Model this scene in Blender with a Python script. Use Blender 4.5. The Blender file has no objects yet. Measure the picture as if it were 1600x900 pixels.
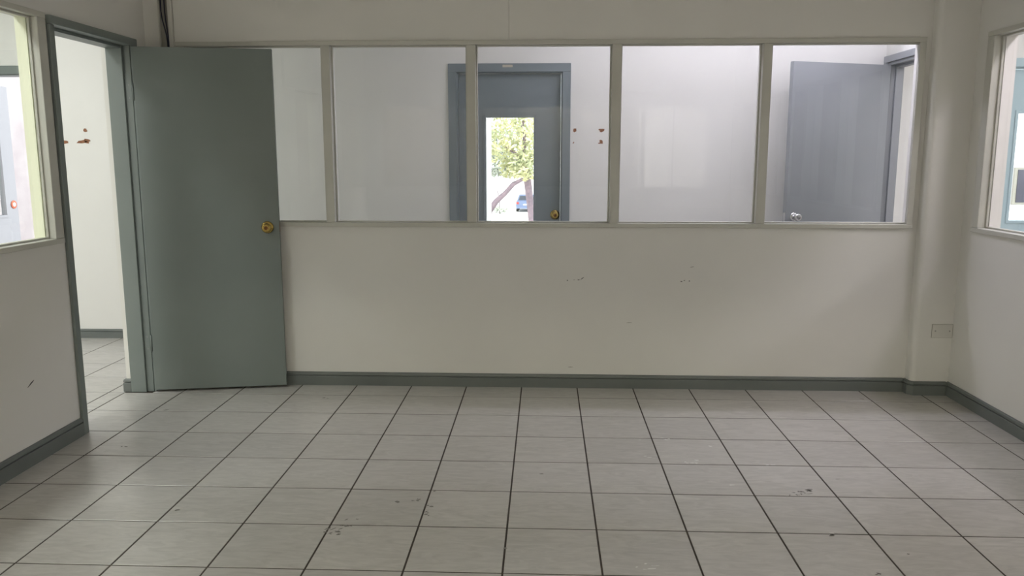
import bpy, bmesh, math, random
from mathutils import Vector, Matrix

random.seed(7)
scn = bpy.context.scene
COL = scn.collection

# ------------------------------------------------------------------ camera
cd = bpy.data.cameras.new('camera')
cam = bpy.data.objects.new('camera', cd)
COL.objects.link(cam)
scn.camera = cam
cd.sensor_width = 36.0
cd.lens = 1262.23 / 1600.0 * 36.0
cd.clip_end = 400
PITCH, YAW, ROLL = math.radians(9.197), math.radians(-2.338), math.radians(0.0)
_f = Vector((math.sin(YAW) * math.cos(PITCH), math.cos(YAW) * math.cos(PITCH), -math.sin(PITCH)))
_r = Vector((math.cos(YAW), -math.sin(YAW), 0))
_u = _r.cross(_f)
_r2 = _r * math.cos(ROLL) + _u * math.sin(ROLL)
_u2 = _u * math.cos(ROLL) - _r * math.sin(ROLL)
cam.matrix_world = Matrix(((_r2.x, _u2.x, -_f.x, 0.137), (_r2.y, _u2.y, -_f.y, -4.593), (_r2.z, _u2.z, -_f.z, 1.396), (0, 0, 0, 1)))

# ------------------------------------------------------------------ view, world, sun
vs = scn.view_settings
vs.view_transform = 'Standard'
vs.look = 'None'
vs.exposure = -0.06
vs.gamma = 1.0
vs.use_curve_mapping = False
scn.cycles.use_denoising = True
scn.cycles.max_bounces = 14
scn.cycles.diffuse_bounces = 8
scn.cycles.transparent_max_bounces = 24
scn.cycles.sample_clamp_indirect = 8.0

w = bpy.data.worlds.new('hazy_sky')
scn.world = w
w.use_nodes = True
bg = w.node_tree.nodes['Background']
bg.inputs['Color'].default_value = (0.93, 0.96, 1.0, 1)
bg.inputs['Strength'].default_value = 3.8

sd = bpy.data.lights.new('sun', 'SUN')
sd.energy = 2.8
sd.angle = math.radians(3)
sd.color = (1, .96, .9)
sun = bpy.data.objects.new('sun', sd)
COL.objects.link(sun)
sun.rotation_euler = (math.radians(32), math.radians(-12), 0)

# passage batten, then unseen fill lamps added to brighten the rooms: (x, y, size x, size y, watts, colour, tilt, label)
LAMPS = [
    (1.45, .95, 2.0, .16, 42, (.86, .83, 1.0), 60, 'long fluorescent batten lamp over the right end of the passage'),
    (-3.7, -.15, .60, 1.2, 29, (.95, 1.0, .98), 0, 'unseen fill lamp added in the left hall, the one nearest the outer wall'),
    (-2.9, -2.6, .30, 1.2, 57, (.97, 1.0, .97), 0, 'narrow unseen fill lamp added in the left hall close to the room wall'),
    (-5.3, -4.4, .60, 1.2, 58, (.92, 1.0, .96), 0, 'unseen fill lamp added in the left hall, the one furthest back'),
    (4.5, .20, .60, 1.2, 25, (.93, .94, 1.0), 0, 'unseen fill lamp added in the right room, the one nearest the outer wall'),
    (3.3, -1.0, .30, 1.2, 34, (1.0, .91, 1.0), 0, 'narrow unseen fill lamp added in the right room close to the wall'),
    (5.0, -1.9, .60, 1.2, 38, (.97, .95, .98), 0, 'unseen fill lamp added in the right room, the middle one'),
    (5.4, -4.2, .60, 1.2, 17, (.95, .95, 1.0), 0, 'unseen fill lamp added in the right room, the one furthest back'),
    (-2.8, -8.2, 1.2, .60, 190, (1.0, .95, .78), 0, 'wide unseen fill lamp added behind the rear partition, at the far left'),
    (0.2, -8.6, 1.2, .60, 150, (1.0, .93, .70), 0, 'wide unseen fill lamp added behind the rear partition, in the middle'),
    (-.60, -6.2, 1.2, .60, 245, (1.0, .95, .98), 0, 'wide unseen fill lamp added close behind the rear partition, the left one'),
    (1.00, -6.2, 1.2, .60, 245, (1.0, .95, .98), 0, 'wide unseen fill lamp added close behind the rear partition, the right one'),
]

# ------------------------------------------------------------------ materials
def mat(name, col, rough=.6, metal=0, spec=.5):
    m = bpy.data.materials.new(name)
    m.use_nodes = True
    b = m.node_tree.nodes['Principled BSDF']
    b.inputs['Base Color'].default_value = (*col, 1)
    b.inputs['Roughness'].default_value = rough
    b.inputs['Metallic'].default_value = metal
    b.inputs['Specular IOR Level'].default_value = spec
    return m

def mottled(name, c1, c2, scale=3.0, rough=.6, bump=0.0, bscale=120.0, spec=.4, detail=4, metal=0):
    m = mat(name, c1, rough, metal, spec)
    nt = m.node_tree
    b = nt.nodes['Principled BSDF']
    tc = nt.nodes.new('ShaderNodeNewGeometry')
    n = nt.nodes.new('ShaderNodeTexNoise')
    n.inputs['Scale'].default_value = scale
    n.inputs['Detail'].default_value = detail
    nt.links.new(tc.outputs['Position'], n.inputs['Vector'])
    r = nt.nodes.new('ShaderNodeValToRGB')
    r.color_ramp.elements[0].position = .3
    r.color_ramp.elements[1].position = .7
    r.color_ramp.elements[0].color = (*c1, 1)
    r.color_ramp.elements[1].color = (*c2, 1)
    nt.links.new(n.outputs['Fac'], r.inputs['Fac'])
    nt.links.new(r.outputs['Color'], b.inputs['Base Color'])
    if bump:
        n2 = nt.nodes.new('ShaderNodeTexNoise')
        n2.inputs['Scale'].default_value = bscale
        nt.links.new(tc.outputs['Position'], n2.inputs['Vector'])
        bp = nt.nodes.new('ShaderNodeBump')
        bp.inputs['Strength'].default_value = bump
        bp.inputs['Distance'].default_value = .002
        nt.links.new(n2.outputs['Fac'], bp.inputs['Height'])
        nt.links.new(bp.outputs['Normal'], b.inputs['Normal'])
    return m

def glass_mat(name, tint=(.97, .98, .97), k=1.3):
    m = bpy.data.materials.new(name)
    m.use_nodes = True
    nt = m.node_tree
    nt.nodes.clear()
    out = nt.nodes.new('ShaderNodeOutputMaterial')
    mix = nt.nodes.new('ShaderNodeMixShader')
    tr = nt.nodes.new('ShaderNodeBsdfTransparent')
    tr.inputs['Color'].default_value = (*tint, 1)
    gl = nt.nodes.new('ShaderNodeBsdfGlossy')
    gl.inputs['Roughness'].default_value = 0.0
    fr = nt.nodes.new('ShaderNodeFresnel')
    fr.inputs['IOR'].default_value = 1.5
    ge = nt.nodes.new('ShaderNodeNewGeometry')
    inv = nt.nodes.new('ShaderNodeMath'); inv.operation = 'SUBTRACT'
    inv.inputs[0].default_value = 1.0
    nt.links.new(ge.outputs['Backfacing'], inv.inputs[1])
    mu = nt.nodes.new('ShaderNodeMath'); mu.operation = 'MULTIPLY'
    nt.links.new(fr.outputs['Fac'], mu.inputs[0])
    nt.links.new(inv.outputs[0], mu.inputs[1])
    m2 = nt.nodes.new('ShaderNodeMath'); m2.operation = 'MULTIPLY'; m2.use_clamp = True
    m2.inputs[1].default_value = k
    nt.links.new(mu.outputs[0], m2.inputs[0])
    nt.links.new(m2.outputs[0], mix.inputs['Fac'])
    nt.links.new(tr.outputs[0], mix.inputs[1])
    nt.links.new(gl.outputs[0], mix.inputs[2])
    nt.links.new(mix.outputs[0], out.inputs['Surface'])
    return m

def emit_mat(name, col, s):
    m = bpy.data.materials.new(name)
    m.use_nodes = True
    nt = m.node_tree
    nt.nodes.clear()
    out = nt.nodes.new('ShaderNodeOutputMaterial')
    e = nt.nodes.new('ShaderNodeEmission')
    e.inputs['Color'].default_value = (*col, 1)
    e.inputs['Strength'].default_value = s
    nt.links.new(e.outputs[0], out.inputs['Surface'])
    return m

def tile_mat():
    m = mat('ceramic_tile', (.5, .49, .46), .32, 0, 1.0)
    nt = m.node_tree
    b = nt.nodes['Principled BSDF']
    ge = nt.nodes.new('ShaderNodeNewGeometry')
    oi = nt.nodes.new('ShaderNodeObjectInfo')
    # offset the pattern for every tile, so that no two look the same
    cmb = nt.nodes.new('ShaderNodeCombineXYZ')
    mul = nt.nodes.new('ShaderNodeMath'); mul.operation = 'MULTIPLY'; mul.inputs[1].default_value = 37.0
    nt.links.new(oi.outputs['Random'], mul.inputs[0])
    nt.links.new(mul.outputs[0], cmb.inputs[0]); nt.links.new(mul.outputs[0], cmb.inputs[2])
    add = nt.nodes.new('ShaderNodeVectorMath'); add.operation = 'ADD'
    nt.links.new(ge.outputs['Position'], add.inputs[0]); nt.links.new(cmb.outputs[0], add.inputs[1])
    mp = nt.nodes.new('ShaderNodeMapping')
    mp.inputs['Rotation'].default_value = (0, 0, .6)
    mp.inputs['Scale'].default_value = (7, 26, 9)
    nt.links.new(add.outputs[0], mp.inputs['Vector'])
    n1 = nt.nodes.new('ShaderNodeTexNoise')
    n1.inputs['Scale'].default_value = 1.0; n1.inputs['Detail'].default_value = 6; n1.inputs['Distortion'].default_value = 1.6
    n1.inputs['Roughness'].default_value = .62
    nt.links.new(mp.outputs[0], n1.inputs['Vector'])
    r = nt.nodes.new('ShaderNodeValToRGB')
    r.color_ramp.elements[0].position = .30; r.color_ramp.elements[0].color = (.405, .392, .370, 1)
    r.color_ramp.elements[1].position = .72; r.color_ramp.elements[1].color = (.545, .527, .50, 1)
    nt.links.new(n1.outputs['Fac'], r.inputs['Fac'])
    # worn, grubby film across the room
    n2 = nt.nodes.new('ShaderNodeTexNoise')
    n2.inputs['Scale'].default_value = 1.7; n2.inputs['Detail'].default_value = 5
    nt.links.new(ge.outputs['Position'], n2.inputs['Vector'])
    r2 = nt.nodes.new('ShaderNodeValToRGB')
    r2.color_ramp.elements[0].position = .3; r2.color_ramp.elements[0].color = (.965, .96, .95, 1)
    r2.color_ramp.elements[1].position = .7; r2.color_ramp.elements[1].color = (1.0, 1.0, 1.0, 1)
    nt.links.new(n2.outputs['Fac'], r2.inputs['Fac'])
    # slight shade difference from tile to tile
    mr = nt.nodes.new('ShaderNodeMapRange')
    mr.inputs['To Min'].default_value = .955; mr.inputs['To Max'].default_value = 1.03
    nt.links.new(oi.outputs['Random'], mr.inputs['Value'])
    mx = nt.nodes.new('ShaderNodeMix'); mx.data_type = 'RGBA'; mx.blend_type = 'MULTIPLY'; mx.inputs['Factor'].default_value = 1
    nt.links.new(r.outputs['Color'], mx.inputs['A']); nt.links.new(r2.outputs['Color'], mx.inputs['B'])
    mv = nt.nodes.new('ShaderNodeVectorMath'); mv.operation = 'SCALE'
    nt.links.new(mx.outputs['Result'], mv.inputs[0]); nt.links.new(mr.outputs['Result'], mv.inputs['Scale'])
    nt.links.new(mv.outputs[0], b.inputs['Base Color'])
    rr = nt.nodes.new('ShaderNodeMapRange')
    rr.inputs['To Min'].default_value = .28; rr.inputs['To Max'].default_value = .32
    nt.links.new(n2.outputs['Fac'], rr.inputs['Value'])
    nt.links.new(rr.outputs['Result'], b.inputs['Roughness'])
    bp = nt.nodes.new('ShaderNodeBump'); bp.inputs['Strength'].default_value = .12; bp.inputs['Distance'].default_value = .003
    nt.links.new(n1.outputs['Fac'], bp.inputs['Height'])
    nt.links.new(bp.outputs['Normal'], b.inputs['Normal'])
    return m

M = {
    'wall': mottled('white_wall_paint', (.71, .70, .67), (.75, .74, .71), 1.3, .62, .10, 90, .3),
    'wall2': mottled('white_wall_paint_plain', (.74, .735, .715), (.78, .775, .755), 1.6, .62, .08, 90, .3),
    'trim': mottled('cream_trim_paint', (.52, .515, .47), (.56, .555, .505), 5, .45, .06, 60, .4),
    'bead': mottled('white_glazing_bead_paint', (.74, .72, .70), (.78, .76, .74), 8, .45, .05, 60, .4),
    'lime': mottled('daylit_lime_bead', (.76, .77, .61), (.80, .81, .65), 6, .5, .05, 60, .4),  # yellow-green of outdoor light painted into the rear jambs and beads
    'grey': mottled('blue_grey_gloss_paint', (.182, .211, .202), (.200, .229, .220), 2.2, .42, .10, 45, .45),
    'skirt': mottled('grey_skirting_paint', (.135, .15, .145), (.16, .175, .168), 3, .45, .12, 50, .45),
    'fargrey': mottled('slate_grey_door_paint', (.192, .228, .252), (.214, .250, .274), 2.2, .42, .05, 45, .45),
    'midgrey': mottled('mid_grey_door_paint', (.26, .275, .295), (.285, .30, .32), 2.2, .42, .05, 45, .45),
    'blue': mottled('daylit_blue_door', (.40, .53, .58), (.43, .56, .61), 2.5, .45, .04, 45, .4),  # door colour lightened and blued for the daylight falling on it
    'lilac': mottled('pale_lilac_door_paint', (.37, .37, .405), (.395, .395, .43), 2.5, .45, .04, 45, .4),
    'dim_brown': mottled('reflection_dimming_brown', (.085, .075, .065), (.12, .105, .09), 2, .5),  # dark colour given to the unseen rear wall to weaken its reflection
    'glass': glass_mat('window_glass'),
    'brass': mat('polished_brass', (.46, .33, .10), .14, 1),
    'brass_dark': mat('dark_brass', (.22, .11, .05), .3, 1),
    'chrome': mat('satin_chrome', (.62, .62, .63), .16, 1),
    'steel': mat('dull_steel', (.35, .35, .34), .4, 1),
    'grout': mottled('dark_brown_grout', (.045, .036, .030), (.075, .062, .052), 12, .9),
    'tile': tile_mat(),
    'chip': mottled('bare_brown_board', (.20, .085, .045), (.33, .16, .09), 60, .9),
    'scuff': mat('black_scuff', (.05, .05, .05), .8),
    'scuff2': mat('grey_scuff', (.34, .33, .30), .8),
    'stain': mottled('black_floor_stain', (.17, .16, .145), (.29, .28, .26), 90, .7),
    'fleck': mat('white_paint_fleck', (.78, .78, .75), .7),
    'plate': mottled('ivory_cover_plate', (.62, .61, .575), (.66, .65, .615), 10, .4),
    'pvc': mat('white_plastic', (.60, .59, .55), .45),
    'pvcdark': mat('grey_plastic', (.30, .29, .25), .5),
    'cable': mat('navy_cable', (.012, .014, .045), .35),
    'dark': mat('dark_gap', (.02, .02, .02), .8),
    'tape': mat('beige_sticker', (.50, .46, .38), .6),
    'ceil': mottled('ceiling_paint', (.66, .65, .62), (.70, .69, .66), 1.2, .8),
    'lampwhite': mat('white_enamel', (.8, .8, .8), .4),
    'stucco': mottled('pale_pink_stucco', (.415, .375, .395), (.50, .465, .48), 5, .9, .5, 40),
    'concrete': mottled('concrete', (.50, .48, .45), (.60, .58, .55), 2, .9),
    'asphalt': mottled('pale_asphalt', (.55, .54, .52), (.66, .65, .62), .3, .9),
    'bark': mottled('grey_brown_bark', (.16, .13, .16), (.27, .20, .23), 6, .9, .5, 8),
    'leaf': mottled('yellow_green_leaves', (.34, .39, .25), (.66, .63, .34), 1.3, .7),
    'leaf2': mottled('grey_green_leaves', (.33, .38, .32), (.52, .54, .47), 1.3, .7),
    'carblue': mat('blue_car_paint', (.16, .21, .34), .3),
    'carglass': mat('dark_car_glass', (.06, .07, .09), .1),
    'red': mat('red_lens', (.5, .06, .05), .3),
    'rubber': mat('black_rubber', (.03, .03, .03), .8),
    'copper': mat('reddish_brass', (.55, .16, .10), .35, 1),
    'bwall': mottled('white_render', (.75, .75, .78), (.82, .82, .85), 2, .9),
    'bdark': mottled('dark_pane', (.03, .03, .05), (.06, .06, .09), 4, .15),
}

# ------------------------------------------------------------------ helpers
class MB:
    """collects shapes, then links them as one mesh object"""
    def __init__(self):
        self.bm = bmesh.new()
        self.xf = None
    def _v(self, co):
        co = Vector(co)
        return self.bm.verts.new(self.xf @ co if self.xf else co)
    def box(self, x0, x1, y0, y1, z0, z1, bev=0):
        before = set(self.bm.faces)
        v = [self._v((x, y, z)) for x in (x0, x1) for y in (y0, y1) for z in (z0, z1)]
        fs = [(0, 1, 3, 2), (4, 6, 7, 5), (0, 4, 5, 1), (2, 3, 7, 6), (0, 2, 6, 4), (1, 5, 7, 3)]
        for f in fs:
            self.bm.faces.new([v[i] for i in f])
        if bev:
            es = {e for vv in v for e in vv.link_edges}
            bmesh.ops.bevel(self.bm, geom=list(es), offset=bev, segments=2, affect='EDGES', profile=.6)
        return self
    def sweep(self, prof, path, closed_ends=True):
        """prof: (offset, height) points; offset is measured to the left of the path; mitred corners"""
        n = len(path)
        rings = []
        for i, p in enumerate(path):
            p = Vector((p[0], p[1], 0))
            d0 = (Vector((path[i][0], path[i][1], 0)) - Vector((path[i - 1][0], path[i - 1][1], 0))).normalized() if i > 0 else None
            d1 = (Vector((path[i + 1][0], path[i + 1][1], 0)) - Vector((path[i][0], path[i][1], 0))).normalized() if i < n - 1 else None
            if d0 is None: d0 = d1
            if d1 is None: d1 = d0
            n0 = Vector((-d0.y, d0.x, 0)); n1 = Vector((-d1.y, d1.x, 0))
            mit = (n0 + n1).normalized()
            mit = mit / max(.2, mit.dot(n0))
            rings.append([self._v(p + mit * o + Vector((0, 0, h))) for o, h in prof])
        k = len(prof)
        for a, b in zip(rings[:-1], rings[1:]):
            for j in range(k):
                self.bm.faces.new((a[j], a[(j + 1) % k], b[(j + 1) % k], b[j]))
        if closed_ends:
            self.bm.faces.new(list(reversed(rings[0])))
            self.bm.faces.new(rings[-1])
        return self
    def lathe(self, prof, c, axis, seg=24):
        """prof: (radius, distance along axis)"""
        ax = Vector(axis).normalized()
        a = ax.orthogonal().normalized(); b = ax.cross(a)
        c = Vector(c)
        rings = []
        for r, h in prof:
            if r < 1e-6:
                rings.append([self._v(c + ax * h)])
            else:
                rings.append([self._v(c + ax * h + (a * math.cos(t) + b * math.sin(t)) * r) for t in [2 * math.pi * i / seg for i in range(seg)]])
        for p, q in zip(rings[:-1], rings[1:]):
            for i in range(seg):
                j = (i + 1) % seg
                vs_ = []
                for vv in (p[i % len(p)], p[j % len(p)], q[j % len(q)], q[i % len(q)]):
                    if vv not in vs_: vs_.append(vv)
                if len(vs_) >= 3: self.bm.faces.new(vs_)
        for rg, rev in ((rings[0], True), (rings[-1], False)):
            if len(rg) > 2: self.bm.faces.new(list(reversed(rg)) if rev else rg)
        return self
    def tube(self, pts, rad, seg=8):
        pts = [Vector(p) for p in pts]
        rads = rad if isinstance(rad, (list, tuple)) else [rad] * len(pts)
        rings = []
        ref = None
        for i, p in enumerate(pts):
            d = (pts[min(i + 1, len(pts) - 1)] - pts[max(i - 1, 0)]).normalized()
            if ref is None: ref = d.orthogonal().normalized()
            a = (ref - d * ref.dot(d)).normalized(); b = d.cross(a)
            ref = a
            rings.append([self._v(p + (a * math.cos(2 * math.pi * k / seg) + b * math.sin(2 * math.pi * k / seg)) * rads[i]) for k in range(seg)])
        for p, q in zip(rings[:-1], rings[1:]):
            for k in range(seg):
                self.bm.faces.new((p[k], p[(k + 1) % seg], q[(k + 1) % seg], q[k]))
        self.bm.faces.new(list(reversed(rings[0]))); self.bm.faces.new(rings[-1])
        return self
    def prism(self, poly, axis_vec):
        """polygon (3-d points) pushed along axis_vec"""
        av = Vector(axis_vec)
        a = [self._v(p) for p in poly]; b = [self._v(Vector(p) + av) for p in poly]
        n = len(poly)
        self.bm.faces.new(a); self.bm.faces.new(list(reversed(b)))
        for i in range(n):
            self.bm.faces.new((a[i], b[i], b[(i + 1) % n], a[(i + 1) % n]))
        return self
    def build(self, name, m, parent=None, smooth=False):
        bmesh.ops.recalc_face_normals(self.bm, faces=self.bm.faces)
        me = bpy.data.meshes.new(name)
        self.bm.to_mesh(me)
        self.bm.free()
        if smooth:
            for p in me.polygons: p.use_smooth = True
        me.materials.append(M[m] if isinstance(m, str) else m)
        o = bpy.data.objects.new(name, me)
        COL.objects.link(o)
        if parent is not None:
            o.parent = parent
            o.matrix_parent_inverse = parent_world(parent).inverted()
        return o

WORLD = {}
def parent_world(p):
    m = Matrix.Translation(p.location) @ p.rotation_euler.to_matrix().to_4x4()
    if p.parent is not None:
        return parent_world(p.parent) @ p.matrix_parent_inverse @ m
    return m

def tag(o, label, cat, group=None, kind=None):
    o['label'] = label
    o['category'] = cat
    if group: o['group'] = group
    if kind: o['kind'] = kind
    return o
def empty(name, loc, parent=None):
    o = bpy.data.objects.new(name, None)
    COL.objects.link(o)
    o.location = loc
    o.empty_display_size = .1
    return o
def struct(o, label, cat='wall'):
    return tag(o, label, cat, kind='structure')

# ------------------------------------------------------------------ dimensions (metres)
S = .34                              # tile pitch
XL, XR = -2.213, 2.533               # side wall faces of the room
YB, YB2 = .223, .328                 # back partition
YR = -5.50                           # rear partition
TL, TR = .165, .127                   # side wall thicknesses
YF, YF2 = 1.459, 1.60                # far (outer) wall
H = 2.86                             # ceiling
OX = 6.3                             # outer side walls
OY = -9.2                            # outer rear wall
SILL, HEAD = 1.002, 2.046            # glazed band

# ------------------------------------------------------------------ walls
def wall_pieces(name, label, boxes, m='wall'):
    b = MB()
    for bx in boxes: b.box(*bx)
    return struct(b.build(name, m), label)

GX0, GX1 = -2.005, 2.275             # glazed band of the back wall
wall_back = wall_pieces('wall_back', 'white partition wall under the row of interior windows, facing the camera', [
    (XL, XR, YB, YB2, 0, SILL), (XL, GX0, YB, YB2, SILL, HEAD), (GX1, XR, YB, YB2, SILL, HEAD)])
for a, b_ in ((XL, -.0785), (-.077, XR)):
    MB().box(a, b_, YB, YB2, HEAD, H).build('upper_panel', 'wall', wall_back)

DY0, DY1, DZ = -.700, .030, 2.018    # doorway clear opening in the left wall
LWY = -.795
TW = .112                            # thickness of the left wall along its window                          # end of the left window's glass opening
wall_left = wall_pieces('wall_left', 'white left wall with an interior window and an open doorway', [
    (XL - TW, XL, YR, LWY, 0, SILL), (XL - TW, XL, YR, LWY, HEAD, H),
    (XL - TW, XL, LWY, DY0 - .03, 0, H), (XL - .132, XL, DY0 - .03, DY1 + .03, DZ + .03, H),
    (XL - TL, XL, DY1 + .03, YB2, 0, H), (XL - TL, XL - .1325, DY1, DY1 + .03, 0, DZ + .03), (XL - TW, XL, YR - .12, YR, 0, H)])
RWY = -.005
wall_right = wall_pieces('wall_right', 'white right wall below and around an interior window', [
    (XR, XR + TR, YR - .12, RWY, 0, SILL), (XR, XR + TR, YR - .12, RWY, HEAD, H), (XR, XR + TR, RWY, YB2, 0, H)])
wall_rear = wall_pieces('wall_rear', 'white partition wall with windows behind the camera', [
    (XL, XR, YR - .12, YR, 0, SILL), (XL, XR, YR - .12, YR, HEAD, H), (XL, -2.0, YR - .12, YR, SILL, HEAD), (2.24, XR, YR - .12, YR, SILL, HEAD)])
# outer wall with three door openings
CD0, CD1 = -.521, .262               # closed slate door
LD0, LD1 = -4.600, -3.620            # outside doorway at far left
RD0, RD1 = 3.320, 4.100              # pale blue door
DT = 2.012
wall_far = wall_pieces('wall_far', 'white outer wall of the passage seen through the interior windows', [
    (-OX, LD0, YF, YF2, 0, H), (LD0, LD1, YF, YF2, DT, H), (LD1, CD0, YF, YF2, 0, H), (CD0, CD1, YF, YF2, DT, H),
    (CD1, RD0, YF, YF2, 0, H), (RD0, RD1, YF, YF2, DT + .02, H), (RD1, OX, YF, YF2, 0, H)], 'wall2')
PX, PX2 = 2.560, 2.665               # wall that closes the passage on the right
PY0, PY1, PZ = .600, 1.412, 2.056
wall_passage = wall_pieces('wall_passage', 'white wall closing the passage, with the doorway to the right room', [
    (PX, PX2, YB2, PY0, 0, H), (PX, PX2, PY0, PY1, PZ, H), (PX, PX2, PY1, YF, 0, H)], 'wall2')
wall_pieces('wall_outer_left', 'white outer wall of the side hall left of the room', [(-OX - .15, -OX, OY, YF2, 0, H)], 'wall2')
wall_pieces('wall_outer_right', 'white outer wall of the room on the right', [(OX, OX + .15, OY, YF2, 0, H)], 'wall2')
wall_outer_rear = wall_pieces('wall_outer_rear', 'unseen outer wall behind the rear partition, darkened to dim pane reflections', [(-OX - .15, OX + .15, OY - .15, OY, 0, H)], 'dim_brown')
for a in (1.75, 2.36):
    MB().box(a, a + .58, OY + .0003, OY + .012, .1, 2.5, .003).build('reflection_board', 'wall2', wall_outer_rear)  # unseen boards added to give a pale reflection in the panes
struct(MB().box(-OX - .15, OX + .15, OY - .15, YF2 + .02, H, H + .15).build('ceiling', 'ceil'), 'plain white ceiling over all rooms', 'ceiling')

# boxed corner column with a rounded edge
b = MB()
arc = [(2.312 + .03 - .03 * math.cos(t), .150 + .03 - .03 * math.sin(t), 0) for t in [math.pi / 2 * i / 6 for i in range(7)]]
b.prism([(2.312, YB - .0005, 0)] + arc + [(XR - .0005, .150, 0), (XR - .0005, YB - .0005, 0)], (0, 0, H))
struct(b.build('column', 'wall', smooth=False), 'slim boxed column with rounded edge in the right rear corner', 'column')

# ------------------------------------------------------------------ floor and tiles
floor = struct(MB().box(-OX - .15, OX + .15, OY - .15, YF2, -.12, -.0014).build('floor', 'grout'), 'light grey square ceramic floor tiles with dark brown joints', 'floor')
GX, GAP = .0072, .0068
tile_cache = {}
def tile_mesh(wx, wy):
    k = (round(wx, 4), round(wy, 4))
    if k not in tile_cache:
        bm = bmesh.new()
        x, y, e = wx / 2, wy / 2, .0010
        lo = [bm.verts.new(p) for p in ((-x, -y, -.006), (x, -y, -.006), (x, y, -.006), (-x, y, -.006))]
        mi = [bm.verts.new(p) for p in ((-x, -y, -.0009), (x, -y, -.0009), (x, y, -.0009), (-x, y, -.0009))]
        hi = [bm.verts.new(p) for p in ((-x + e, -y + e, 0), (x - e, -y + e, 0), (x - e, y - e, 0), (-x + e, y - e, 0))]
        for A, B in ((lo, mi), (mi, hi)):
            for i in range(4): bm.faces.new((A[i], A[(i + 1) % 4], B[(i + 1) % 4], B[i]))
        bm.faces.new(hi)
        me = bpy.data.meshes.new('tile')
        bm.to_mesh(me); bm.free()
        me.materials.append(M['tile'])
        tile_cache[k] = me
    return tile_cache[k]
n_tiles = 0
def put_tile(x0, x1, y0, y1):
    global n_tiles
    wx, wy = x1 - x0 - GX, y1 - y0 - GAP
    if wx < .015 or wy < .015: return
    o = bpy.data.objects.new('tile', tile_mesh(wx, wy))
    COL.objects.link(o)
    o.parent = floor
    o.location = ((x0 + x1) / 2, (y0 + y1) / 2, random.uniform(-.0002, .0002))
    o.rotation_euler = (random.uniform(-.0012, .0012), random.uniform(-.0012, .0012), 0)
    n_tiles += 1
def clip(a0, a1, lo, hi):
    return max(a0, lo), min(a1, hi)
def tile_region(lx, hx, ly, hy, put):
    for i in range(math.floor(lx / S), math.ceil(hx / S)):
        x0, x1 = clip(i * S, i * S + S, lx, hx)
        for j in range(math.floor(ly / S), math.ceil(hy / S)):
            y0, y1 = clip(j * S, j * S + S, ly, hy)
            put(x0, x1, y0, y1)
# the room: wall to wall and back to just behind the camera; two tiles run on into the doorway
def put_room(x0, x1, y0, y1):
    if x0 == XL and y0 > -.69 and y1 < .01: x0 = -7 * S
    put_tile(x0, x1, y0, y1)
tile_region(XL, XR, -4.76, YB, put_room)
# a row of cut tiles, then the hall beyond the doorway
HX = -2.478
for j in range(-3, 5):
    y0, y1 = clip(j * S, j * S + S, -1.02, YF)
    put_tile(HX, -7 * S, y0, y1)
    for i in range(5):
        put_tile(HX - (i + 1) * S, HX - i * S, y0, y1)
HX0 = HX - 5 * S
rest = MB()
def put_rest(x0, x1, y0, y1):
    x0, x1, y0, y1 = x0 + GX / 2, x1 - GX / 2, y0 + GAP / 2, y1 - GAP / 2
    if x1 - x0 > .015 and y1 - y0 > .015: rest.box(x0, x1, y0, y1, -.006, 0)
tile_region(XL, XR, YR, -4.76, put_rest)
tile_region(HX0, XL - TL, OY, -1.02, put_rest)
tile_region(-OX, HX0, OY, YF, put_rest)
tile_region(XL - TL, PX, YB2, YF, put_rest)
tile_region(PX2, OX, OY, YF, put_rest)
tile_region(XL - TL, PX2, OY, YR - .12, put_rest)
ro = rest.build('distant_tiles', 'tile', floor)
ro['kind'] = 'stuff'

# ------------------------------------------------------------------ skirting boards
PROF = [(0, 0), (.015, 0), (.015, .056), (.0135, .0585), (.006, .0595), (.006, .0635), (.0135, .0645), (.0145, .067), (.012, .078), (.006, .083), (0, .083)]
def skirting(name, path, label, m='skirt', k=1.0):
    # path runs so that its left side faces the room
    o = MB().sweep([(a, h * k) for a, h in PROF], path).build(name, m)
    return struct(o, label, 'baseboard')
skirting('baseboard_back', [(2.312 - .0155, YB - .0003), (XL + .0155, YB - .0003)][::1], 'grey moulded skirting board along the foot of the back partition')
skirting('baseboard_column', [(XR - .0155, .1497), (2.330, .1497), (2.3117, .168), (2.3117, YB - .001)], 'short grey skirting board wrapped round the corner column')
skirting('baseboard_right', [(XR - .0003, YR), (XR - .0003, .1495)], 'grey moulded skirting board along the right wall')
skirting('baseboard_left', [(XL + .0003, DY0 - .046), (XL + .0003, YR)], 'grey moulded skirting board along the left wall', k=1.1)
skirting('baseboard_far', [(CD0 - .06, YF - .0003), (LD1 + .06, YF - .0003)], 'grey skirting board at the foot of the hall wall beyond the doorway', 'skirt', .85)
skirting('baseboard_hall', [(XL - .1335, DY1 - .0003), (XL - TL - .0003, DY1 - .0003), (XL - TL - .0003, YB2)], 'grey skirting board end just beyond the open doorway', 'skirt', .95)

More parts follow.
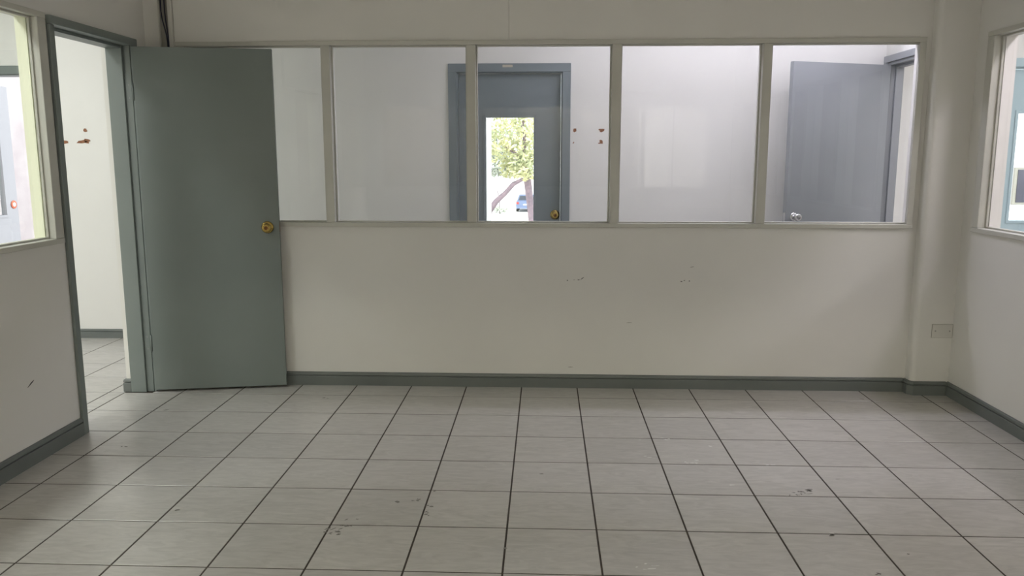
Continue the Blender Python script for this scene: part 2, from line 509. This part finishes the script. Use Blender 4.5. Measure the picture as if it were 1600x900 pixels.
# ------------------------------------------------------------------ glazed bands
def glazed_band(name, label, xf, L, splits, thick, m_far='bead', first_trim=True):
    """window in its own frame: x along the wall 0..L, y into the wall from the room face, z up; splits are mullion centres"""
    root = empty(name, xf.translation)
    struct(root, label, 'window')
    def part(nm, m, parent=None):
        return MB_xf(xf), nm, m, parent
    def mk(nm, m, boxes, bev=0, parent=root):
        b = MB(); b.xf = xf
        for bx in boxes: b.box(*bx, bev=bev)
        return b.build(nm, m, parent)
    z0, z1 = SILL, HEAD
    # flat architrave on the room face, overlapping the opening a little
    mk('top_trim', 'trim', [(-.034, L + .006, -.014, -.0003, z1 - .010, z1 + .016)], .003)
    mk('sill_trim', 'trim', [(-.034, L + .006, -.016, -.0003, z0 - .018, z0 + .007)], .003)
    for a, c in ((-.034, .030), (L - .030, L + .006)):
        mk('side_trim', 'trim', [(a, c, -.012, -.0003, z0 + .0075, z1 - .0105)], .003)
    # lining inside the opening
    mk('lining', 'trim', [(0, L, .0002, thick, z0 + .0003, z0 + .006), (0, L, .0002, thick, z1 - .006, z1 - .0003)])
    for a, c in ((.0003, .006), (L - .006, L - .0003)):
        mk('jamb', 'trim', [(a, c, .0002, thick * .45, z0 + .0065, z1 - .0065)])
        mk('rear_jamb', m_far, [(a, c, thick * .45 + .0003, thick, z0 + .0065, z1 - .0065)])
    gy = thick * .45
    edges = [.006] + [e for s_ in splits for e in (s_ - .026, s_ + .026)] + [L - .006]
    for s_ in splits:
        mk('mullion', 'trim', [(s_ - .026, s_ + .026, -.010, gy - .004, z0 + .0075, z1 - .0105)], .002)
        mk('rear_mullion', m_far, [(s_ - .024, s_ + .024, gy + .004, thick + .004, z0 + .0065, z1 - .0065)], .002)
        mk('mullion_core', 'dark', [(s_ - .022, s_ + .022, gy - .0038, gy + .0038, z0 + .0075, z1 - .0105)])
    for a, c in zip(edges[::2], edges[1::2]):
        mk('pane', 'glass', [(a + .003, c - .003, gy - .0025, gy + .0025, z0 + .0068, z1 - .0068)])
        # glazing beads: room side cream, far side bright
        r0, r1 = gy - .014, gy - .003
        f0, f1 = gy + .003, gy + .016
        t, t2 = .009, .008
        mk('front_bead', 'trim', [(a + .0003, a + t, r0, r1, z0 + .0065, z1 - .0065), (c - t, c - .0003, r0, r1, z0 + .0065, z1 - .0065),
                                  (a + t, c - t, r0, r1, z0 + .0065, z0 + .0145), (a + t, c - t, r0, r1, z1 - .0155, z1 - .0065)], .0015, root)
        mk('rear_bead', m_far, [(a + .0003, a + t2, f0, f1, z0 + .0065, z1 - .0065), (c - t2, c - .0003, f0, f1, z0 + .0065, z1 - .0065),
                                (a + t2, c - t2, f0, f1, z0 + .0065, z0 + .0145), (a + t2, c - t2, f0, f1, z1 - .0145, z1 - .0065)], .0015, root)
    return root

def frame_xf(o, ex, ey):
    ex, ey = Vector(ex), Vector(ey)
    m = Matrix.Identity(4)
    for i in range(3):
        m[i][0] = ex[i]; m[i][1] = ey[i]; m[i][2] = (0, 0, 1)[i]; m[i][3] = o[i]
    return m

glazed_band('window_1', 'row of five interior window panes with cream mullions in the back partition',
            frame_xf((GX0, YB, 0), (1, 0, 0), (0, 1, 0)), GX1 - GX0, [x - GX0 for x in (-1.149, -.297, .543, 1.400)], YB2 - YB)
glazed_band('window_2', 'interior window with edging tinted lime for daylight in the left wall beside the doorway',
            frame_xf((XL, LWY, 0), (0, -1, 0), (-1, 0, 0)), LWY - YR, [.85, 1.7, 2.55, 3.4], TW, 'lime')
glazed_band('window_3', 'interior window with cream frame in the right wall',
            frame_xf((XR, RWY, 0), (0, -1, 0), (1, 0, 0)), RWY - YR, [.85, 1.7, 2.55, 3.4, 4.25], TR)
glazed_band('window_4', 'interior windows in the rear partition behind the camera',
            frame_xf((2.24, YR, 0), (-1, 0, 0), (0, -1, 0)), 4.24, [.85, 1.7, 2.55, 3.4], .12)

# ------------------------------------------------------------------ doors
def knob_parts(parent, c, n, metal, rose=.032, reach=.060, keyed=True):
    n = Vector(n).normalized()
    r = MB().lathe([(rose, 0.0), (rose, .003), (rose * .86, .008), (rose * .55, .011), (0, .011)], Vector(c) + n * .0002, n, 28).build('rosette', metal, parent, True)
    k = MB().lathe([(.011, .0115), (.0105, reach * .42), (.018, reach * .52), (.0265, reach * .68), (.0280, reach * .80), (.0245, reach * .94), (.017, reach), (.015, reach * .985), (.0125, reach * .985), (0, reach * .985)],
                   c, n, 28).build('knob', metal, parent, True)
    if keyed:
        MB().lathe([(.0115, reach * .99), (.0115, reach * 1.03), (.009, reach * 1.05), (0, reach * 1.05)], c, n, 20).build('lock_cylinder', 'brass_dark' if metal == 'brass' else 'steel', k, True)
    return k

# --- door_1: the open blue-grey door at the left
d1 = empty('door_1', (XL, .011, 0))
struct(d1, 'open plain blue-grey door with brass knob, swung against the back partition', 'door')
hx, hy = -2.1935, .0125
ang = math.atan2(.141, .750)
LX = Matrix.Translation((hx, hy, 0)) @ Matrix.Rotation(ang, 4, 'Z')
LW, LT, LZ0, LZ1 = .763, .035, .014, 2.011
b = MB(); b.xf = LX
leaf = b.box(0, LW, 0, LT, LZ0, LZ1, .002).build('leaf', 'grey', d1)
kc = LX @ Vector((LW - .068, 0, .985)); kn = (LX.to_3x3() @ Vector((0, -1, 0)))
knob_parts(leaf, kc, kn, 'brass', .036)
kc2 = LX @ Vector((LW - .068, LT, .985))
knob_parts(leaf, kc2, -kn, 'brass', .034, .040, False)
b = MB(); b.xf = LX
b.box(LW + .0002, LW + .0015, .006, LT - .006, .955, 1.015).build('latch_plate', 'brass_dark', leaf)
# frame: stop, lining with rebate, casing
x0, x1 = XL - .132, XL
def fr(nm, boxes, bev=.0015, parent=d1, m='grey'):
    b = MB()
    for bx in boxes: b.box(*bx, bev=bev)
    return b.build(nm, m, parent)
fr('hinge_jamb', [(x0, x1, DY1, DY1 + .0295, 0, DZ + .0295)])
fr('latch_jamb', [(XL - TW, x1, DY0 - .0295, DY0, 0, DZ + .0295)])
fr('head_jamb', [(x0, x1, DY0 + .0005, DY1 - .0005, DZ, DZ + .0295)])
fr('door_stop', [(x0, x1 - .040, DY1 - .016, DY1 - .0003, 0, DZ - .0005)])
fr('door_stop', [(x0, x1 - .040, DY0 + .0003, DY0 + .016, 0, DZ - .0005)])
fr('door_stop', [(x0, x1 - .040, DY0 + .017, DY1 - .017, DZ - .016, DZ - .0005)])
fr('casing', [(XL + .0003, XL + .017, DY0 - .044, DY0 - .002, 0, DZ - .002)], .004)
fr('casing', [(XL + .0003, XL + .012, DY1 + .004, DY1 + .046, 0, DZ - .002)], .003)
fr('head_casing', [(XL + .0003, XL + .024, DY0 - .044, DY1 + .048, DZ - .0015, DZ + .040)], .006)
for hz in (1.765, .300):
    h_ = fr('hinge', [(x1 - .036, x1 - .003, DY1 - .0024, DY1 - .0004, hz - .05, hz + .05)], .0006, d1, 'grey')
    MB().tube([(x1 + .006, DY1 - .006, hz - .05), (x1 + .006, DY1 - .006, hz + .05)], .0055, 10).build('hinge_pin', 'grey', h_, True)
    for dz in (-.036, .036):
        MB().lathe([(.003, 0), (.0028, .0006), (0, .0006)], (x1 - .018, DY1 - .0024, hz + dz), (0, -1, 0), 10).build('screw', 'steel', h_)
# --- generic outer door set in the far wall
def far_casing(root, a, c, top, m, w_=.056):
    def p(nm, boxes, bev=.002):
        b = MB()
        for bx in boxes: b.box(*bx, bev=bev)
        return b.build(nm, m, root)
    y1 = YF - .0003
    p('casing', [(a - w_, a + .004, y1 - .016, y1, 0, top - .0045)])
    p('casing', [(c - .004, c + w_, y1 - .016, y1, 0, top - .0045)])
    hc = p('head_casing', [(a - w_, c + w_, y1 - .016, y1, top - .004, top + w_)])
    p('jamb', [(a + .0003, a + .012, YF + .0003, YF2, 0, top - .0125)])
    p('jamb', [(c - .012, c - .0003, YF + .0003, YF2, 0, top - .0125)])
    p('head_jamb', [(a + .0003, c - .0003, YF + .0003, YF2, top - .012, top - .0003)])
    return hc
def lite_leaf(root, xf, wd, top, m, gl=(.200, .567), gz=(.895, 1.692), thick=.04):
    """leaf with a glazed light; local x along the leaf, y thickness"""
    g0, g1 = gl; z0, z1 = gz
    b = MB(); b.xf = xf
    b.box(0, g0, 0, thick, .012, top); b.box(g1, wd, 0, thick, .012, top)
    b.box(g0, g1, 0, thick, .012, z0); b.box(g0, g1, 0, thick, z1, top)
    bmesh.ops.remove_doubles(b.bm, verts=b.bm.verts, dist=.0001)
    lf = b.build('leaf', m, root)
    b = MB(); b.xf = xf
    t = .014
    for s_ in (0, 1):
        ya, yb = (-.006, -.0003) if s_ == 0 else (thick + .0003, thick + .006)
        b.box(g0 - t, g0 + .006, ya, yb, z0 - t, z1 + t, .0015); b.box(g1 - .006, g1 + t, ya, yb, z0 - t, z1 + t, .0015)
        b.box(g0 + .006, g1 - .006, ya, yb, z0 - t, z0 + .006, .0015); b.box(g0 + .006, g1 - .006, ya, yb, z1 - .006, z1 + t, .0015)
    b.build('glazing_trim', m, lf)
    b = MB(); b.xf = xf
    b.box(g0 + .0005, g1 - .0005, thick / 2 - .003, thick / 2 + .003, z0 + .0005, z1 - .0005).build('pane', 'glass', lf)
    return lf

# --- door_2: closed slate door with a glass light, straight ahead
d2 = empty('door_2', ((CD0 + CD1) / 2, YF, 0))
struct(d2, 'closed slate-grey outer door with tall glass light, seen through the middle panes', 'door')
hc = far_casing(d2, CD0, CD1, DT, 'fargrey')
lf = lite_leaf(d2, Matrix.Translation((CD0 + .014, YF + .040, 0)), CD1 - CD0 - .028, DT - .015, 'fargrey', (.195, .562))
knob_parts(lf, (.211, YF + .040, .969), (0, -1, 0), 'brass', .036)
MB().box(-.178, -.105, YF - .0185, YF - .0166, 2.040, 2.058).build('sticker', 'tape', hc)

# --- door_3: slate door standing open at the right end of the passage
d3 = empty('door_3', (PX, PY1, 0))
struct(d3, 'open grey door with chrome knob behind the rightmost pane, at the passage end', 'door')
ha = math.atan2(-.268, -.752)
LX3 = Matrix.Translation((PX - .012, PY1 - .012, 0)) @ Matrix.Rotation(ha, 4, 'Z')
b = MB(); b.xf = LX3
leaf3 = b.box(0, .800, -.0001, .038, .012, 2.036, .002).build('leaf', 'midgrey', d3)
n3 = LX3.to_3x3() @ Vector((0, 1, 0))
knob_parts(leaf3, LX3 @ Vector((.800 - .066, .038, .985)), n3, 'chrome', .033)
b = MB(); b.xf = LX3
b.box(.8002, .8015, .007, .031, .955, 1.015).build('latch_plate', 'chrome', leaf3)
def p3(nm, boxes, bev=.0015):
    b = MB()
    for bx in boxes: b.box(*bx, bev=bev)
    return b.build(nm, 'midgrey', d3)
p3('hinge_jamb', [(PX + .0003, PX2, PY1 - .020, PY1 - .0003, 0, PZ - .0005)])
p3('latch_jamb', [(PX + .0003, PX2, PY0 + .0003, PY0 + .020, 0, PZ - .0005)])
p3('head_jamb', [(PX + .0003, PX2, PY0 + .0205, PY1 - .0205, PZ - .020, PZ - .0005)])
p3('door_stop', [(PX + .045, PX2 - .01, PY1 - .036, PY1 - .0205, 0, PZ - .021)])
p3('door_stop', [(PX + .045, PX2 - .01, PY0 + .0205, PY0 + .036, 0, PZ - .021)])
p3('head_stop', [(PX + .045, PX2 - .01, PY0 + .037, PY1 - .037, PZ - .036, PZ - .0205)])
p3('casing', [(PX - .016, PX - .0003, PY1 + .0005, PY1 + .044, 0, PZ - .0005)], .003)
p3('casing', [(PX - .016, PX - .0003, PY0 - .044, PY0 - .0005, 0, PZ - .0005)], .003)
p3('head_casing', [(PX - .016, PX - .0003, PY0 - .044, PY1 + .044, PZ, PZ + .046)], .003)

# --- door_4: outside door at far left, swung outward
d4 = empty('door_4', (LD0, YF, 0))
struct(d4, 'pale door standing open to the daylight, seen through the left window', 'door')
far_casing(d4, LD0, LD1, DT, 'grey')
LX4 = Matrix.Translation((LD0 + .014, YF2 + .006, 0)) @ Matrix.Rotation(math.radians(86), 4, 'Z')
lf4 = lite_leaf(d4, LX4, .800, DT - .015, 'lilac', (.16, .66))
lc = LX4 @ Vector((.800 - .050, 0, .985)); ln = LX4.to_3x3() @ Vector((0, -1, 0))
MB().lathe([(.020, .0003), (.036, .0003), (.036, .004), (.031, .007), (.021, .007)], lc, ln, 24).build('lock_ring', 'copper', lf4, True)
MB().lathe([(.0195, .0003), (.0195, .006), (.016, .010), (0, .010)], lc, ln, 20).build('lock_cylinder', 'lampwhite', lf4, True)

# --- door_5: pale blue door of the right-hand room
d5 = empty('door_5', ((RD0 + RD1) / 2, YF, 0))
struct(d5, 'outer door coloured pale blue for daylight with white-framed glass light, seen through the right window', 'door')
far_casing(d5, RD0, RD1, DT + .02, 'blue')
lf5 = lite_leaf(d5, Matrix.Translation((RD0 + .014, YF + .03, 0)), RD1 - RD0 - .028, DT, 'blue', (.195, .562), (.93, 1.715))
knob_parts(lf5, (RD1 - .08, YF + .03, .97), (0, -1, 0), 'brass', .033)

# ------------------------------------------------------------------ small things on the walls
def blob(cx, cz, rx, rz, n=11, jit=.35, tilt=0):
    pts = []
    for i in range(n):
        t = 2 * math.pi * i / n
        k = 1 + random.uniform(-jit, jit)
        px, pz = rx * math.cos(t) * k, rz * math.sin(t) * k
        pts.append((cx + px * math.cos(tilt) - pz * math.sin(tilt), cz + px * math.sin(tilt) + pz * math.cos(tilt)))
    return pts
def chip(wall, pts, y, th, nm, m):
    return MB().prism([(x, y - .0001, z) for x, z in pts], (0, -th, 0)).build(nm, m, wall)
# paint torn off the far wall
for c in ((-3.323, 1.597, .017, .012, 0), (-3.352, 1.510, .042, .013, .10), (-3.315, 1.517, .022, .016, 0), (-3.490, 1.508, .028, .010, 0),
          (.548, 1.590, .020, .013, 0), (.545, 1.510, .016, .012, 0), (.541, 1.498, .019, .006, 0), (.352, 1.592, .014, .012, -.8), (.343, 1.502, .008, .004, .9)):
    chip(wall_far, blob(*c[:4], tilt=c[4]), YF, .0012, 'paint_chip', 'chip')
# scuffs on the back partition
def scuff(wall, pts, nm='scuff_mark', m='scuff'):
    chip(wall, pts, YB, .0006, nm, m)
for c in ((.274, .664, .004, .003, 0, 'scuff'), (.315, .668, .006, .0015, .1, 'scuff2'), (.342, .668, .008, .002, .2, 'scuff'), (.362, .676, .012, .002, .7, 'scuff'),
          (.955, .662, .006, .0035, 0, 'scuff'), (.972, .668, .005, .002, .3, 'scuff'), (1.002, .665, .004, .003, 0, 'scuff'), (1.015, .750, .012, .002, .2, 'scuff2'),
          (.648, .408, .020, .0022, .1, 'scuff2'), (.300, .128, .016, .002, 0, 'scuff2')):
    scuff(wall_back, blob(c[0], c[1], c[2], c[3], 8, .3, c[4]), m=c[5])
b = MB().prism([(XL + .0001, -1.100 + p_, q_) for p_, q_ in blob(0, .372, .026, .0028, 8, .3, .42)], (.0006, 0, 0))
b.build('scuff_mark', 'scuff', wall_left)

# blank cover plate on the column
cp = empty('cover_plate', (2.472, .1498, .387))
tag(cp, 'blank ivory cover plate with two screws, low on the corner column', 'cover plate')
MB().box(2.4125, 2.5280, .1425, .1475, .3495, .4275, .0015).build('plate', 'plate', cp)
MB().box(2.4105, 2.5320, .1476, .1497, .3475, .4295).build('shadow_gap', 'pvcdark', cp)  # dark sheet standing in for the shadow line round the plate
for xx in (2.430, 2.512):
    MB().lathe([(.0045, 0), (.004, .0012), (0, .0012)], (xx, .1424, .389), (0, -1, 0), 12).build('screw', 'steel', cp)

# cable channel with two cables, top left
ch = empty('cable_channel', (-2.065, YB, 2.03))
tag(ch, 'open white plastic cable channel running up the back wall above the open door', 'cable channel')
MB().box(-2.118, -2.036, YB - .004, YB - .0004, 1.90, H - .0005).build('back_plate', 'pvcdark', ch)
MB().box(-2.118, -2.112, YB - .022, YB - .0042, 1.90, H - .0005, .001).build('side_wall', 'pvc', ch)
MB().box(-2.058, -2.036, YB - .026, YB - .0042, 1.90, H - .0005, .003).build('side_wall', 'pvc', ch)
for k_, (xa, lab) in enumerate(((-2.102, 'dark navy cable curving out of the channel on its left side'), (-2.080, 'dark navy cable lying straight in the channel on its right side'))):
    pts = []
    for i in range(22):
        z = 1.92 + i * (H - .001 - 1.92) / 21
        s_ = min(1, max(0, (z - 2.06) / .17)); s_ = s_ * s_ * (3 - 2 * s_)
        base = -2.074 + .0075 * k_
        pts.append((base + (xa - base) * s_, YB - .0105 - .002 * k_, z))
    tag(MB().tube(pts, .0036, 8).build('cable', 'cable', None, True), lab, 'cable', 'cables in the channel')

# ------------------------------------------------------------------ marks on the floor
def floor_marks(nm, m, spots):
    b = MB()
    for cx, cy, rx, ry, tl in spots:
        b.prism([(x, y, .0006) for x, y in blob(cx, cy, rx, ry, 9, .45, tl)], (0, 0, .0003))
    o = b.build(nm, m, floor)
    o['kind'] = 'stuff'
STAINS = []
FLECKS = []
def spot(u, v):
    """floor point under a photo position, used to write the mark positions down as metres"""
    d = _r2 * ((u - 800) / 1262.23) - _u2 * ((v - 450) / 1262.23) + _f
    t = -1.396 / d.z
    return .137 + d.x * t, -4.593 + d.y * t
for u, v, n, sp in ((520, 828, 9, 9), (537, 822, 7, 8), (512, 833, 3, 3), (552, 811, 2, 5), (620, 784, 3, 4), (652, 782, 4, 4), (667, 803, 4, 5), (672, 792, 2, 3), (678, 767, 2, 2),
                    (277, 797, 2, 1), (1253, 771, 8, 10), (1262, 768, 6, 8), (1240, 773, 4, 7), (1346, 623, 2, 1), (1419, 866, 2, 1), (1525, 747, 1, 1), (1309, 749, 1, 1), (191, 698, 2, 3), (263, 640, 2, 3), (1299, 836, 2, 2), (846, 741, 1, 1), (790, 857, 2, 2), (1373, 897, 2, 2), (508, 622, 2, 4)):
    for _ in range(n):
        x, y = spot(u + random.gauss(0, sp), v + random.gauss(0, sp * .28))
        STAINS.append((x, y, random.uniform(.003, .012), random.uniform(.002, .007), random.uniform(-.6, 1.2)))
for u, v, n, sp in ((1040, 686, 5, 5), (1086, 721, 6, 6), (1075, 723, 3, 4), (1000, 688, 2, 2), (1108, 697, 2, 2), (1204, 727, 2, 3), (1302, 833, 2, 4), (1014, 715, 3, 6), (1020, 886, 6, 12), (1143, 758, 2, 3)):
    for _ in range(n):
        x, y = spot(u + random.gauss(0, sp), v + random.gauss(0, sp * .2))
        FLECKS.append((x, y, random.uniform(.004, .013), random.uniform(.0015, .004), random.uniform(-.3, .3)))
floor_marks('dark_smudges', 'stain', STAINS)
floor_marks('paint_flecks', 'fleck', FLECKS)

# ------------------------------------------------------------------ passage lamp and added fill lamps (above the frame)
for lx, ly, sx, sy, watts, colr, tilt, lab in LAMPS:
    lp = empty('unseen_lamp', (lx, ly, H))
    tag(lp, lab, 'ceiling lamp', 'ceiling lamps of the rooms around')
    MB().box(lx - sx / 2 - .02, lx + sx / 2 + .02, ly - sy / 2 - .02, ly + sy / 2 + .02, H - .05, H - .0005, .004).build('housing', 'lampwhite', lp)
    ld = bpy.data.lights.new('lamp_light', 'AREA')
    ld.shape = 'RECTANGLE'; ld.size = sx; ld.size_y = sy
    ld.energy = watts; ld.color = colr
    lo = bpy.data.objects.new('lamp_light', ld)
    COL.objects.link(lo)
    lo.parent = lp
    lo.location = (0, -.02 if tilt else 0, -.12 if tilt else -.053)
    lo.rotation_euler = (math.radians(-tilt), 0, 0)

# ------------------------------------------------------------------ outdoors
GZ = -3.2
struct(MB().box(-60, 60, YF2 + .01, 160, GZ - .2, GZ).build('ground', 'asphalt'), 'pale sunlit ground far below the outer doors', 'ground')
struct(MB().box(-6.4, 6.4, YF2 + .001, 3.9, -.25, -.03).build('walkway', 'concrete'), 'concrete walkway outside the outer doors', 'walkway')
struct(MB().box(-9.0, -4.25, 3.55, 3.75, -.03, 3.2).build('wall_stucco', 'stucco'), 'sunlit pale pink stucco wall outside the open left door', 'wall')
tag(MB().box(-.403, -.343, 2.60, 2.66, -.0298, 3.1, .004).build('porch_post', 'lampwhite'), 'slim white post just outside the glass of the slate door', 'post')

def leaves(name, m, parent, blobs, size):
    verts, faces = [], []
    for (cx, cy, cz, rx, ry, rz, n) in blobs:
        for _ in range(n):
            while True:
                p = Vector((random.uniform(-1, 1), random.uniform(-1, 1), random.uniform(-1, 1)))
                if p.length < 1: break
            c = Vector((cx + p.x * rx, cy + p.y * ry, cz + p.z * rz))
            a = Vector((random.gauss(0, 1), random.gauss(0, 1), random.gauss(0, 1))).normalized()
            b_ = a.orthogonal().normalized()
            s_ = size * random.uniform(.6, 1.4)
            i = len(verts)
            verts += [c - a * s_, c + b_ * s_ * .45, c + a * s_, c - b_ * s_ * .45]
            faces.append((i, i + 1, i + 2, i + 3))
    me = bpy.data.meshes.new(name)
    me.from_pydata(verts, [], faces)
    me.materials.append(M[m])
    o = bpy.data.objects.new(name, me)
    COL.objects.link(o)
    o.parent = parent
    o.matrix_parent_inverse = parent_world(parent).inverted()
    o['kind'] = 'stuff'
    return o
def bend(p, q, k=8, wob=.12):
    p, q = Vector(p), Vector(q)
    return [p.lerp(q, i / k) + Vector((random.uniform(-wob, wob), 0, random.uniform(-wob, wob))) * (0 if i in (0, k) else 1) for i in range(k + 1)]
ta = empty('tree', (-.55, 38, GZ))
tag(ta, 'overexposed street tree with thick trunk at the right of the glass light', 'tree', 'trees outside the slate door')
MB().tube([(-.45, 38, GZ), (-.52, 38, -2.0), (-.66, 38, -.9), (-.78, 38, .1), (-.86, 38, 1.0)], [.26, .21, .19, .20, .24], 12).build('trunk', 'bark', ta, True)
for q in ((-2.2, 38.2, 2.4), (.6, 38.0, 2.6), (-1.0, 38.4, 3.4)):
    pts = bend((-.84, 38, .8), q)
    MB().tube(pts, [.15 - .011 * i for i in range(len(pts))], 8).build('branch', 'bark', ta, True)
leaves('foliage', 'leaf', ta, [(-1.2, 38, 2.6, 2.6, 1.6, 1.8, 1900), (-.9, 37.2, 1.0, .9, .8, .8, 300), (.9, 38, 2.2, 1.4, 1.2, 1.5, 300), (-1.6, 38, .75, .7, .6, .5, 140)], .14)
K = 1.16
def far_(x, z, y=47.0):
    return .137 + (x - .137) * K, y, 1.396 + (z - 1.396) * K
tb = empty('tree', (far_(-3.15, 0)[0], 47, GZ))
tag(tb, 'grey-green street tree with a limb slanting up from the left of the glass light', 'tree', 'trees outside the slate door')
MB().tube([(far_(-3.15, 0)[0], 47, GZ), far_(-3.1, -2.2), far_(-2.95, -1.5)], [.29, .25, .23], 10).build('trunk', 'bark', tb, True)
MB().tube([far_(*p) for p in ((-2.98, -1.6), (-2.55, -1.0), (-2.05, -.55), (-1.6, -.05), (-1.15, .18), (-.6, .3))], [.20, .18, .15, .14, .11, .07], 8).build('branch', 'bark', tb, True)
pts = bend(far_(-3.0, -1.7), far_(-3.0, 1.6))
MB().tube(pts, [.17 - .013 * i for i in range(len(pts))], 8).build('branch', 'bark', tb, True)
leaves('foliage', 'leaf2', tb, [(*far_(-2.7, 1.3), 1.4, 1.2, 1.1, 800), (*far_(-3.6, 2.4), 1.8, 1.3, 1.7, 700), (*far_(-1.6, .65), 1.1, .6, .4, 200), (*far_(-1.0, 2.6), 2.5, .8, 1.8, 700)], .16)

# parked car, seen from behind
car = empty('car', (-1.45, 66, GZ))
tag(car, 'blue parked car behind the tree trunk outside the slate door', 'car')
def car_section(y, pts):
    return [(x, y, GZ + z) for x, z in pts]
CXC = -1.45
low = [(-.86, .28), (-.90, .55), (-.86, .92), (.86, .92), (.90, .55), (.86, .28)]
MB().prism([(CXC + x, 64.2, GZ + z) for x, z in low], (0, 4.1, 0)).build('body', 'carblue', car)
top = [(-.80, .9205), (-.64, 1.42), (-.5, 1.48), (.5, 1.48), (.64, 1.42), (.80, .9205)]
cab = MB().prism([(CXC + x, 64.35, GZ + z) for x, z in top], (0, 2.5, 0)).build('cabin', 'carblue', car)
MB().prism([(CXC + x, 64.349, GZ + z) for x, z in ((-.66, 1.0), (-.55, 1.36), (.55, 1.36), (.66, 1.0))], (0, -.01, 0)).build('rear_window', 'carglass', cab)
for s_ in (-1, 1):
    MB().box(CXC + s_ * .74 - .10, CXC + s_ * .74 + .10, 64.17, 64.199, GZ + .66, GZ + .84, .01).build('tail_light', 'red', car)
    for yy in (64.95, 67.5):
        MB().lathe([(.20, -.1), (.31, -.1), (.31, .1), (.20, .1)], (CXC + s_ * .78, yy, GZ + .31), (1, 0, 0), 18).build('wheel', 'rubber', car)
MB().box(CXC - .88, CXC + .88, 64.10, 64.199, GZ + .30, GZ + .46, .02).build('bumper', 'carblue', car)
MB().box(CXC - .26, CXC + .26, 64.185, 64.199, GZ + .56, GZ + .67).build('number_plate', 'lampwhite', car)
sh = empty('shrub', (-3.6, 62, GZ))
tag(sh, 'small brownish shrub on the ground left of the parked car', 'shrub')
leaves('foliage', 'leaf2', sh, [(-3.6, 62, GZ + .35, .75, .5, .3, 160)], .12)
MB().tube([(-3.6, 62, GZ), (-3.62, 62, GZ + 1.3), (-3.8, 62, GZ + 1.9)], .035, 6).build('stem', 'bark', sh)

# neighbouring building seen through the pale blue door's light
nb = empty('building', (7.5, 6.0, GZ))
tag(nb, 'white rendered building with a dark window beyond the pale blue door', 'building')
MB().box(5.4, 10.5, 6.0, 9.0, GZ, 3.0).build('wall', 'bwall', nb)
wn = MB().box(6.065, 7.2, 5.960, 5.9995, .80, 1.27, .005).build('window_frame', 'pvcdark', nb)
MB().box(6.10, 7.165, 5.950, 5.9598, .83, 1.24).build('pane', 'bdark', wn)
